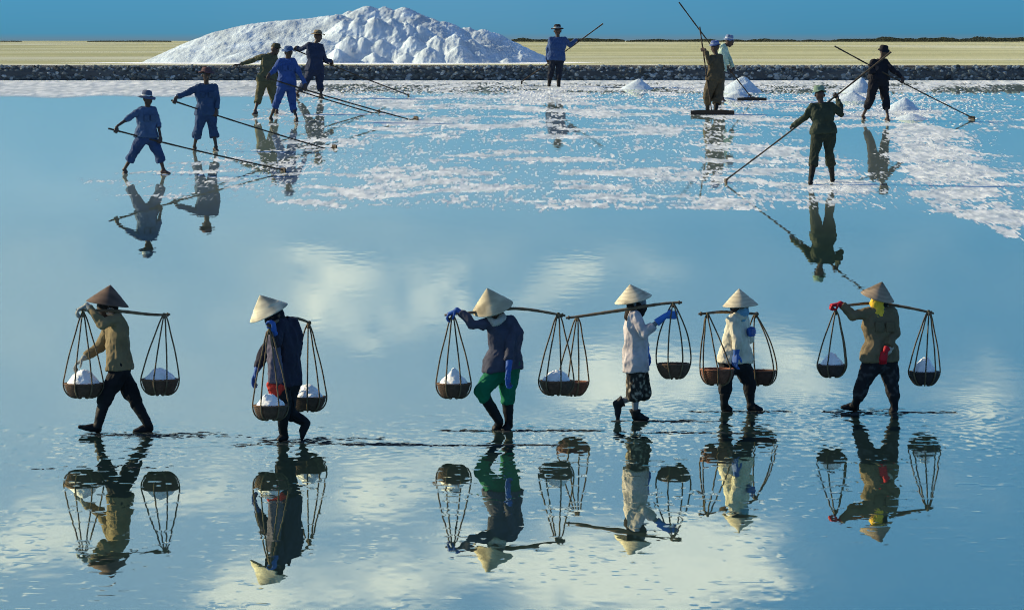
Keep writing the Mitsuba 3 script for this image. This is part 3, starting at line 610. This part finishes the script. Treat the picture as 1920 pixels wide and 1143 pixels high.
def rake(label, butt, tip, board_len=.7, board_axis=None, bh=.075, r=.017, tone=(.06, .045, .032)):
    """long wooden salt rake: tapering handle from butt to tip, board head standing on the pan floor"""
    k = thing('salt_rake', label, 'rake', 'long handled salt rakes')
    butt, tip = A3(butt), A3(tip); d = unit(tip - butt); L = np.linalg.norm(tip - butt); t = np.linspace(0, 1, 26)[:, None]
    put('handle', tube(butt + (tip - butt) * t + UP * (-.02 * np.sin(np.pi * t) * L / 3), r * (1 + .1 * np.sin(t[:, 0] * 40)) * (1 - .18 * t[:, 0]), 9), 'matte', k, col=tone, var=.3, freq=12)
    a = unit(np.cross(d, UP)) if board_axis is None else unit(board_axis)
    gz = SLOPE * tip[1]; up = unit(UP - a * a[2]); nrm = np.cross(a, up)
    b = trimesh.creation.box((board_len, .024, bh)).subdivide().subdivide(); v = b.vertices.copy(); v[:, 2] += .012 * np.cos(v[:, 0] / board_len * np.pi) * (v[:, 2] > 0)
    c = A3([tip[0], tip[1], max(gz + bh * .42, tip[2] - bh * .3)])
    put('board', (v @ np.stack([a, nrm, up], 1).T + c, b.faces), 'matte', k, col=A3(tone) * .8, var=.3, smooth=False)
    put('brace', tube([tip - d * .12 + UP * .01, c + a * board_len * .16], .009, 6), 'matte', k, col=tone); put('brace', tube([tip - d * .12 + UP * .01, c - a * board_len * .16], .009, 6), 'matte', k, col=tone)
def along(a, b, px):
    """the point of the straight stick a-b at the bearing of photo column px"""
    a, b = A3(a), A3(b); m = (px - CX) / F
    t = (m * a[1] - a[0]) / ((b[0] - a[0]) - m * (b[1] - a[1]))
    return a + (b - a) * t
# ------------------------------------------------------------------ the six carriers
L_, R_, C_ = A3([-1, 0, 0]), A3([1, 0, 0]), A3([0, -1, 0])
GRP = None
BLACK, NAVY = (.012, .012, .014), (.022, .022, .038)
STRAW, OLDSTRAW = (.58, .50, .33), (.15, .10, .075)
BLUEG = (.035, .10, .33)

def Pt(by):
    y = G(CX, by)[1]; return lambda px, py, d=0.: at(px, py, y + d)

# 1: far left, old brown hat
q = Pt(810)
p1 = [q(143, 580, -.16), q(180, 581, -.14), q(228, 583, -.13), q(296, 589.5, -.13), q(319, 588.5, -.13)]
pole('dark shoulder pole under the brown hat, of the leftmost carrier', p1)
Person('person in old brown conical hat and khaki jacket, leftmost of the carriers', 810, dict(
    head=(202, 571, 0), face=(-1, -.12, -.15), sA=(222, 597, -.15), sB=(213, 597, .15), eA=(193, 607, -.24), eB=(187, 651, .22), wA=('hang', (153, 576.5, -.16), (-.88, -.1, -.45), (-.4, 0, -1), (40, 45, 30)),
    wB=('hang', (149, 677, .10), (-.75, 0, -.62), (.5, 0, -.7), (25, 35, 30)), hA=(224, 689, -.075), hB=(224, 689, .075), kA=(198, 742, -.09), kB=(249, 744, .09),
    fA=((189, 812), (146, 802, -.02)), fB=((287, 808.5), (250, 810.5, -.02)), aA=(183, 799, -.11), aB=(279, 797, .05), jacket=(.195, .15, .08), trousers=BLACK, boot=(.010, .010, .012), boot_top=.05, glove=(.26, .27, .25), gauntlet=.06, collar=(.42, .38, .33), girth=.132,
    hem=.02, thigh=.10, knee=.082, cuff=.066, cuff_at=.32, masked=True, sleeve_r=.062, extra=[('face_mask', (.05, .04, .035), MASK), ('head_scarf', (.028, .02, .018), HOOD), ('neck_cloth', (.45, .40, .35), [[((207, 583, -.05), .055), ((212, 584, .05), .06)]])],
    hat=('cone', (202, 568, 0), (207, 534, 0), .232, OLDSTRAW))).run()
basket('front basket of the leftmost carrier, heaped with sunlit salt', q(156, 588, -.16), q(156.5, 719, -.16), .205, .135, (180, 250, 300, 0), .19, 'salt heaped in the front basket of the leftmost carrier', 1)
basket('rear basket of the leftmost carrier, behind the striding back leg', q(308, 591, -.13), q(300, 711, -.13), .195, .15, (180, 255, 295, 0), .15, 'salt heaped in the rear basket of the leftmost carrier', 2)

# 2: dark jacket, red sash
q = Pt(825)
p2 = [q(502, 613, -.52), q(516, 603, -.3), q(541, 595.5, .08), q(560, 597, .3), q(582, 606, .52)]
pole('foreshortened dark pole over the shoulder of the carrier in the navy jacket', p2)
Person('person in navy jacket with red sash and tilted pale conical hat, one foot lifted', 825, dict(
    head=(514, 592, -.08), face=(-.8, -.5, -.45), sA=(522, 610, -.17), sB=(549, 607, .14), eA=(518, 640, -.34), eB=(497, 655, .10), wA=('grip', p2[0] + A3([.03, .05, .004]), p2[1] - p2[0], (0, 0, -1), (50, 60, 45)),
    wB=('hang', (478, 703, .02), (-.35, 0, -.95), (.9, -.3, -.2), (20, 25, 20)), hA=(528, 716, -.08), hB=(543, 716, .08), kA=(530, 772, -.08), kB=(541, 772, .06),
    fA=((537, 825), (521, 826, -.09)), fB=((580, 797, .06), (568, 824, -.02)), aA=(531, 810, -.04), aB=(575, 792, .06), jacket=NAVY, trousers=(.012, .012, .014), boot=(.010, .010, .012), boot_top=.15, glove=BLUEG, gauntlet=.06, girth=.128, hump=A3([.02, 0, 0]),
    hem=.03, thigh=.095, knee=.076, cuff=.064, cuff_at=.35, masked=True, extra=[('hood', (.012, .012, .018), HOOD), ('face_mask', (.02, .02, .03), MASK),
        ('sash', (.42, .035, .025), [[((508, 722, -.16), .05), ((528, 722, -.17), .055), ((515, 738, -.15), .05)]]),
        ('apron', (.11, .10, .14), [[((503, 625, -.16), .03), ((516, 625, -.22), .035), ((510, 712, -.20), .04), ((526, 712, -.20), .04)]])],  # paler panel: sunlight on the jacket front, put into the colour
    hat=('cone', (503, 585, -.09), (487.5, 553, -.12), .222, (.74, .68, .50)))).run()
basket('basket hanging before the legs of the carrier in the navy jacket', q(505, 620, -.52), q(507.5, 760, -.52), .178, .135, (185, 240, 300, 355), .15, 'pale salt in the basket before the navy jacket', 3)
basket('farther basket of the carrier in the navy jacket, above the lifted foot', q(578, 609, .52), q(577.5, 744, .52), .19, .135, (200, 270, 310, 0), .15, 'salt in the basket above the lifted foot', 4)

# 3: green trousers
q = Pt(806)
p3 = [q(834, 590, -.14), q(883, 585.5, -.13), q(925, 581.5, .02), q(955, 578, .10), q(1008, 582, .12), q(1060, 591, .12)]
pole('long bending pole of the carrier in green trousers', p3)
Person('person in green trousers and purple grey jacket, head bowed under a straw hat', 806, dict(
    head=(930, 590, -.03), face=(-.45, -.8, -.55), sA=(921, 606, -.10), sB=(957, 603, .06), eA=(889, 609, -.20), eB=(957, 643, -.12), wA=('hang', (847, 585, -.14), (-.88, -.1, -.4), (-.4, 0, -1), (45, 50, 30)),
    wB=('hang', (952.5, 704, -.25), (-.08, -.1, -1), (.3, -.2, 0), (14, 18, 14)), hA=(932, 693, -.06), hB=(955, 693, .07), kA=(903, 733, -.14), kB=(951, 742, .0),
    fA=((938, 804), (926, 807, -.05)), fB=((957, 804), (944, 808, -.1)), aA=(937, 790, -.02), aB=(954, 788, .04), jacket=(.052, .055, .082), trousers=(.004, .125, .06), boot=(.010, .010, .012), boot_top=.12, glove=BLUEG, gauntlet=.20, girth=.128, hump=A3([.06, .03, 0]),
    hem=.0, flare=1.14, thigh=.098, knee=.082, cuff=.072, cuff_at=.28, masked=True, sleeve=(.78, .62), extra=[('face_mask', (.06, .045, .035), MASK), ('scarf', (.42, .39, .34), [[((919, 598, -.14), .035), ((926, 605, -.17), .035)], [((926, 605, -.17), .035), ((935, 602, -.16), .035)], [((935, 602, -.16), .035), ((942, 594, -.08), .045)]])],
    hat=('cone', (923, 576, -.03), (913.5, 540, -.10), .225, (.56, .48, .32)))).run()
basket('left basket of the carrier in green trousers, heaped with white salt', q(849, 593, -.14), q(850.5, 719, -.14), .178, .14, (180, 245, 295, 0), .165, 'white salt heaped left of the green trousers', 5)
basket('right basket of the carrier in green trousers, loaded with salt', q(1047, 590, .12), q(1043, 714, .12), .18, .135, (180, 235, 285, 0), .15, 'shaded salt in the basket right of the green trousers', 6)

# 4: pale lavender jacket
q = Pt(787)
p4 = [q(1061, 595.5, -.10), q(1082, 593, -.10), q(1130, 586, -.12), q(1180, 578.5, -.15), q(1249, 568, -.15), q(1279, 566.5, -.15)]
pole('straight pole across the shoulder of the carrier in the pale jacket', p4, .0175)
Person('person in pale lavender jacket and patterned breeches walking right with two empty baskets', 787, dict(
    head=(1194, 571, 0), face=(1, -.15, -.2), sA=(1190, 592, -.15), sB=(1187, 592, .15), eA=(1206, 624, -.22), eB=(1204, 630, .2), wA=('grip', q(1259, 590, -.16), (0.05, 0, -1), (0, 1, 0), (50, 70, 55)),
    wB=('hang', (1216, 664, .16), (.3, 0, -.9), (-.9, 0, -.3)), hA=(1191, 692, -.07), hB=(1195, 692, .07), kA=(1191, 738, -.08), kB=(1208, 735, .07),
    fA=((1186, 787), (1217, 787, -.04)), fB=((1149, 752, .08), (1156, 787, .0)), aA=(1191, 773, -.06), aB=(1160, 754, .08), jacket=(.46, .41, .41), trousers=(.022, .02, .018), print=((.34, .29, .22), .5), boot=(.014, .014, .018), boot_top=.82, skin=(.16, .17, .18), glove=(.05, .16, .48), gauntlet=.13,
    girth=.128, hem=.02, flare=1.12, thigh=.098, knee=.088, cuff=.08, cuff_at=.10, masked=True, sleeve=(.45, .8), extra=[('hood', (.018, .014, .014), HOOD), ('face_mask', (.02, .018, .018), MASK)],
    hat=('cone', (1187.5, 560, 0), (1181.5, 533, -.02), .208, (.66, .58, .42)))).run()
basket('empty basket hanging from the blue gloved hand of the carrier in the pale jacket', q(1262, 570, -.15), q(1263, 682, -.15), .172, .145, (180, 250, 300, 0), seed=7, rb=.6, bow=.10)
basket('empty rear basket of the carrier in the pale jacket, half hidden behind a loaded one', q(1082, 596, .30), q(1074.5, 716, .30), .162, .135, (180, 250, 290, 0), seed=8, rb=.58, bow=.03, tone=(.13, .06, .04))

# 5: white jacket, short pole
q = Pt(770)
p5 = [q(1310, 588, -.40), q(1335, 585.5, -.26), q(1366, 584.5, .10), q(1400, 586.5, .20), q(1420, 588, .36)]
pole('short looking pole across the back of the carrier in the cream white jacket', p5)
Person('person in cream white jacket, black trousers and blue face mask', 770, dict(
    head=(1387, 578, -.02), face=(.62, -.7, -.15), sA=(1374, 600, -.13), sB=(1392, 600, .14), eA=(1383, 638, -.22), eB=(1404, 634, .14), wA=('hang', (1378.5, 671, -.22), (-.2, -.1, -1), (.5, .5, 0), (30, 30, 25)),
    wB=('grip', q(1410, 622, -.02), (.2, 0, -1), (0, 1, 0), (50, 65, 50)), hA=(1366, 682, -.07), hB=(1390, 682, .07), kA=(1360, 722, -.09), kB=(1405, 716, .06),
    fA=((1355, 770), (1371, 770, -.05)), fB=((1402, 769), (1429, 770, -.04)), aA=(1358, 754, -.08), aB=(1407, 754, .06), jacket=(.62, .57, .44), trousers=BLACK, boot=(.010, .010, .012), boot_top=.45, glove=(.05, .13, .40), gauntlet=.09, girth=.122,
    hem=-.02, thigh=.090, knee=.070, cuff=.058, cuff_at=.6, masked=True, sleeve=(.7, .8), extra=[('hood', (.015, .015, .02), [HOOD[0]]), ('face_mask', (.16, .34, .48), MASK), ('neck_cloth', (.60, .55, .42), [[((1380, 593, -.10), .05), ((1393, 592, -.05), .05)]])],
    hat=('cone', (1387.5, 571, -.02), (1386, 541, -.03), .198, (.64, .56, .40)))).run()
basket('empty reddish basket left of the cream white jacket', q(1327, 590, -.40), q(1345, 692, -.40), .182, .155, (170, 215, 270, 320), seed=9, tone=(.15, .06, .035), bow=.03)
basket('empty dark basket behind the leg of the carrier in the cream white jacket', q(1416, 590, .36), q(1425, 695, .36), .178, .145, (200, 250, 320, 350), seed=10, tone=(.07, .035, .025), bow=.09)

# 6: yellow scarf
q = Pt(772)
p6 = [q(1556, 572, -.12), q(1600, 570.5, -.02), q(1645, 568, .13), q(1672, 571, .14), q(1735, 583, .10), q(1751, 587, .10)]
pole('pole behind the neck of the carrier with the yellow scarf', p6)
Person('person with yellow scarf over the face and red gloves, rightmost of the carriers', 772, dict(
    head=(1648, 560, -.02), face=(-.6, -.75, -.12), sA=(1630, 586, -.06), sB=(1671, 586, .02), eA=(1599, 592, -.12), eB=(1679, 623, -.04), wA=('hang', (1566, 570, -.12), (-.92, -.2, -.12), (-.1, 0, -1), (65, 85, 55)),
    wB=('hang', (1657.5, 667, -.2), (-.25, -.05, -1), (.2, .8, 0), (35, 45, 35)), hA=(1636, 677, -.06), hB=(1664, 677, .05), kA=(1617, 720, -.10), kB=(1673, 722, .0),
    fA=((1608, 770), (1576, 765, -.03)), fB=((1680, 771), (1671, 775, -.07)), aA=(1605, 755, -.02), aB=(1677, 756, .0), jacket=(.15, .115, .065), trousers=(.014, .013, .016), print=((.06, .06, .062), .3), boot=(.010, .010, .012), boot_top=.6, glove=(.42, .012, .022), gauntlet=.04,
    girth=.135, hem=-.01, thigh=.098, knee=.076, cuff=.060, cuff_at=.78, masked=True, pockets=True, sleeve=(.86, .72), sleeve_r=.066, extra=[('scarf', (.82, .50, .05), [MASK[0] + [('.045,0,.03', .052)], [('.03,0,-.07', .07), ('.02,0,-.17', .08)], [('.05,0,-.10', .05), ('.09,0,-.19', .045)]]),
        ('hood', (.014, .012, .012), [[('-.02,0,.03', .10), ('-.03,-.02,-.10', .09)]]), ('cuff', (.40, .36, .30), [[((1667, 650, -.13), .047), ((1664, 657, -.15), .045)]])],
    hat=('cone', (1646, 555.5, -.02), (1654, 528, -.05), .192, (.36, .27, .19)))).run()
basket('small basket with a salt mound under the raised red glove', q(1567, 584, -.12), q(1559.5, 684, -.12), .155, .12, (190, 250, 330, 350), .16, 'jagged salt mound under the raised red glove', 11, tone=(.05, .035, .03), rb=.62)
basket('dark basket with shaded salt at the far right end of the row', q(1741, 585, .10), q(1733, 697, .10), .165, .135, (180, 225, 270, 310, 0), .16, 'shaded blue salt in the basket at the far right end', 12, tone=(.03, .024, .024), rb=.6)

# ------------------------------------------------------------------ the ten men with rakes
SKIN = (.055, .03, .022)
def man(label, by, **k):
    k.setdefault('bare', True); k.setdefault('rolled', True); k.setdefault('skin', SKIN); k.setdefault('girth', .132); k['thigh'] = k.get('thigh', .09) * 1.06
    return Person(label, by, k).run()
def down(d=(0, 0, -1)): return d
BLUE, DBLUE, OLIVE = (.045, .085, .21), (.018, .035, .085), (.085, .08, .045)

q = Pt(326); ra = (q(203, 240.5, -.32), q(531, 318, .62))
rake('rake pushed by the man in the blue shirt and pale rimmed hat', *ra, .36)
man('person in blue shirt and pale rimmed hat, legs astride, leftmost of the rakers', 326, head=(277, 187, -.03), face=(.75, -.6, -.2), sA=(264, 206, -.06), sB=(288, 206, .06), eA=(240, 222, -.18), eB=(296, 231, .06),
    wA=('grip', along(*ra, 217), ra[1] - ra[0], (0, 1, -.3)), wB=('grip', along(*ra, 299), ra[1] - ra[0], (0, 1, -.3)), hA=(266, 257, -.06), hB=(283, 257, .06), kA=(252, 285, -.05), kB=(298, 288, .03), fA=((238, 325), (231, 326.5, -.06)), fB=((301, 325), (319, 326, -.05)),
    jacket=(.058, .095, .18), trousers=(.03, .055, .13), cuff_at=(.42, .42), sleeve=(.28, .3), thigh=.10, knee=.09, cuff=.085, pockets=True, hem=-.0, hat=('brim', (275, 180.5, -.03), (.12, -.05, 1), .175, .10, .115, (.07, .09, .15), (.55, .58, .62), .025))
q = Pt(282); rb_ = (q(321, 187.5, -.30), q(627, 283, .70))
rake('rake of the man in the dark blue shirt with the red faded hat', *rb_, .34)
man('person in dark blue shirt with faded reddish hat, second raker from the left', 282, head=(387, 142, -.03), face=(.45, -.85, -.1), sA=(371, 163, -.03), sB=(402, 163, .03), eA=(348, 176, -.16), eB=(408, 187, .0),
    wA=('grip', along(*rb_, 327), rb_[1] - rb_[0], (0, 1, -.3)), wB=('grip', along(*rb_, 403), rb_[1] - rb_[0], (0, 1, -.3)), hA=(378, 215, -.04), hB=(396, 215, .04), kA=(371, 243, -.05), kB=(400, 243, .02), fA=((367, 280), (364, 282, -.08)), fB=((400, 282), (409, 284, -.06)),
    jacket=(.032, .06, .125), trousers=(.03, .055, .12), cuff_at=.38, sleeve=.8, thigh=.098, knee=.092, cuff=.085, pockets=True, hem=-.0, hat=('brim', (387, 134, -.03), (.05, 0, 1), .165, .10, .09, (.09, .05, .055), None, .02))
q = Pt(213); rc = (q(489, 147, .12), q(711, 215, .35))
rake('rake of the man in olive clothes behind the bright blue one', *rc, .4)
man('person in olive clothes behind the bright blue man, arm stretched left', 213, head=(516, 94, .03), face=(.7, .5, -.1), sA=(497, 105, -.02), sB=(514, 106, .06), eA=(473, 113, .02),
    eB=(522, 130, .2), wA=('hang', (443, 121.5, .0), (-1, 0, -.1), (0, -.3, -1), (25, 30, 20)), wB=('grip', along(*rc, 520), rc[1] - rc[0], (0, -.5, -1)), hA=(492, 152, -.04), hB=(508, 152, .06), kA=(486, 178, -.05), kB=(512, 178, .06), fA=((483, 214), (473, 215, -.05)), fB=((515, 213), (521, 214, -.05)),
    jacket=OLIVE, trousers=(.095, .085, .045), cuff_at=.45, sleeve=.85, thigh=.10, knee=.085, cuff=.075, hem=.02, hat=('brim', (517.5, 88, .03), (.15, 0, 1), .105, .098, .085, (.05, .048, .03), None, .01))
q = Pt(227); rd = (q(494, 143.5, -.30), q(780, 227, .55))
rake('rake of the man in bright blue, its board end tipped on the brine', *rd, .42)
man('person in bright blue clothes and blue hat, in front of the olive man', 227, head=(541, 100, -.04), face=(.55, -.75, -.2), sA=(526, 114, -.04), sB=(549, 114, .03), eA=(514, 132, -.16), eB=(561, 136, -.02),
    wA=('grip', along(*rd, 502), rd[1] - rd[0], (0, 1, -.3)), wB=('grip', along(*rd, 571), rd[1] - rd[0], (0, 1, -.3)), hA=(530, 160, -.04), hB=(545, 160, .04), kA=(520, 190, -.05), kB=(548, 194, .02), fA=((511, 226), (507, 228, -.06)), fB=((552, 228), (558, 229.5, -.06)),
    jacket=(.035, .075, .24), trousers=(.03, .065, .21), cuff_at=(.3, .42), sleeve=.86, thigh=.092, knee=.078, cuff=.072, pockets=True, collar=(.09, .16, .40), hem=-.0, hat=('brim', (541, 94, -.04), (.0, -.1, 1), .16, .10, .095, (.05, .10, .22), None, .005))
q = Pt(183); re = (q(548, 91, .05), q(766, 178, .30))
rake('rake of the man in dark clothes and straw hat before the salt pile', *re, .35)
man('person in dark navy clothes and straw hat, before the big salt pile', 183, head=(596, 70, 0), face=(.8, .3, -.2), sA=(580, 84, -.04), sB=(602, 87, .05), eA=(564, 92, .02), eB=(610, 112, .08),
    wA=('grip', along(*re, 553), re[1] - re[0], (0, .3, -1)), wB=('grip', along(*re, 621), re[1] - re[0], (0, .3, -1)), hA=(583, 132, -.05), hB=(598, 132, .05), kA=(573, 155, -.05), kB=(600, 157, .03), fA=((561, 181), (555, 183, -.04)), fB=((598, 183.5), (606, 184, -.04)),
    jacket=(.02, .03, .065), trousers=(.018, .026, .055), cuff_at=.5, sleeve=.85, thigh=.10, knee=.085, cuff=.07, hem=.0, hat=('brim', (596, 63, 0), (.05, 0, 1), .175, .098, .09, (.20, .15, .09), (.05, .05, .05), .008))
q = Pt(162); rf = (q(1131, 44, .30), q(978, 153, .34))
rake('rake of the man in the white banded hat, raised against the sky', *rf, .35)
man('person from behind in blue shirt and white banded hat, alone by the bank', 162, head=(1045.5, 59, 0), face=(.1, 1, -.1), sA=(1033, 74, .0), sB=(1058, 74, .0), eA=(1028, 92, .05), eB=(1068, 84, .12),
    wA=('grip', along(*rf, 1029), rf[1] - rf[0], (0, -1, -.3)), wB=('grip', along(*rf, 1085), rf[1] - rf[0], (0, -.3, -1)), hA=(1036, 111, .0), hB=(1050, 111, .0), kA=(1033, 135, .0), kB=(1048, 135, -.02), fA=((1030, 162.2), (1029, 161, .1)), fB=((1047, 162.6), (1048, 161.4, .1)),
    jacket=(.03, .065, .17), trousers=(.014, .018, .03), boot=(.010, .010, .012), boot_top=.45, boot_mat='matte', cuff_at=.62, bare=False, rolled=False, sleeve=.9, thigh=.085, knee=.072, cuff=.07, hem=.02, hat=('brim', (1045, 53, 0), (.0, .02, 1), .165, .092, .10, (.018, .022, .03), (.62, .62, .58), .012))
q = Pt(214); rg = (q(1312, 50, -.10), q(1336, 219, -.22))
rake('upright rake with broad dark board at the feet of the man in brown', *rg, 1.0, (1, 0, 0), .11)
man('person in brown overalls and blue hat holding a rake upright', 214, head=(1341, 90, 0), face=(-.75, .35, -.15), sA=(1335, 107, -.10), sB=(1350, 107, .09), eA=(1330, 117, -.2), eB=(1354, 129, .12),
    wA=('grip', along((rg[0]), rg[1], 1312) * 0 + lerp(rg[0], rg[1], (93 - 50) / 169.), rg[1] - rg[0], (1, .3, 0)), wB=('hang', (1350, 146, .1), (-.1, 0, -1), (-1, 0, 0)), hA=(1337, 146, -.06), hB=(1346, 146, .07), kA=(1328, 174, -.05), kB=(1346, 178, .06),
    fA=((1331, 211), (1321, 212, -.05)), fB=((1346, 214.5), (1337, 216, -.05)), jacket=(.075, .058, .035), trousers=(.07, .055, .034), cuff_at=.5, sleeve=.85, thigh=.12, knee=.115, cuff=.085, boot=(.012, .012, .012), boot_top=.5, boot_mat='matte', bare=False, hem=.04,
    hat=('brim', (1340.5, 83, 0), (-.04, 0, 1), .13, .098, .085, (.08, .12, .30), (.30, .36, .48), .02))
q = Pt(189); rh = (q(1273, 4, -.15), q(1410, 184, .10))
rake('rake of the pale shirted man, its board before the mounds', *rh, .72, (1, .15, 0), .07)
man('person in pale green shirt stooping behind the man in brown overalls', 189, head=(1367.5, 79, 0), face=(.85, -.3, -.5), sA=(1356, 88, -.10), sB=(1358, 86, .10), eA=(1360, 108, -.14), eB=(1366, 108, .12),
    wA=('grip', along(*rh, 1363), rh[1] - rh[0], (0, 1, -.3)), wB=('grip', along(*rh, 1371), rh[1] - rh[0], (0, 1, -.3)), hA=(1351, 130, -.06), hB=(1352, 130, .06), kA=(1353, 158, -.05), kB=(1349, 158, .06), fA=((1350, 189), (1360, 190, -.04)), fB=((1344, 187), (1352, 188, -.04)),
    jacket=(.40, .50, .40), trousers=(.06, .055, .05), cuff_at=.4, sleeve=.85, hem=.02, hat=('brim', (1367, 73, 0), (.2, 0, 1), .13, .098, .10, (.16, .22, .36), (.55, .58, .62), .022))
q = Pt(344); ri = (q(1671, 97, .34), q(1361, 337, .22))
rake('rake held across the body of the man in dark green', *ri, .45)
man('person from behind in dark green clothes and pale green hat', 344, head=(1537, 179, 0), face=(-.1, 1, -.1), sA=(1524, 200, .0), sB=(1558, 198, .0), eA=(1507, 222, .04), eB=(1578, 213, .06),
    wA=('grip', along(*ri, 1486), ri[1] - ri[0], (0, -.3, -1)), wB=('grip', along(*ri, 1566), ri[1] - ri[0], (0, -1, .2)), hA=(1533, 250, .0), hB=(1555, 250, .0), kA=(1528, 286, .0), kB=(1555, 286, .05), fA=((1519, 346.5), (1520, 344.5, .12)), fB=((1560, 341), (1562, 339, .12)), aA=(1520, 336, -.16),
    jacket=(.032, .042, .028), trousers=(.024, .032, .022), cuff_at=.44, sleeve=.9, thigh=.10, knee=.09, cuff=.08, boot=(.012, .013, .012), boot_top=.3, boot_mat='matte', bare=False, hem=.0, sleeve_r=.062, hat=('brim', (1536, 170, 0), (-.05, .05, 1), .135, .10, .10, (.16, .24, .18), None, .012))
q = Pt(225); rj = (q(1565, 86.5, -.30), q(1822, 220, .25))
rake('rake of the man all in black at the right', *rj, .5)
man('person all in black with a black hat beside the salt mounds', 225, head=(1657, 99, -.03), face=(.7, -.35, -.5), sA=(1637, 116, -.08), sB=(1661, 116, .06), eA=(1632, 134, -.22), eB=(1676, 134, .0),
    wA=('grip', along(*rj, 1643), rj[1] - rj[0], (0, 1, -.3)), wB=('grip', along(*rj, 1691), rj[1] - rj[0], (0, 1, -.3)), hA=(1639, 150, -.06), hB=(1656, 150, .05), kA=(1632, 186, -.10), kB=(1660, 186, .03), fA=((1622, 223), (1617, 225, -.06)), fB=((1660, 226), (1668, 227, -.06)),
    jacket=(.010, .010, .016), trousers=(.010, .010, .015), cuff_at=.45, sleeve=.85, thigh=.105, knee=.09, cuff=.075, hem=-.02, hat=('brim', (1657, 93, -.03), (.12, -.1, 1), .14, .10, .10, (.010, .010, .016), None, .03))
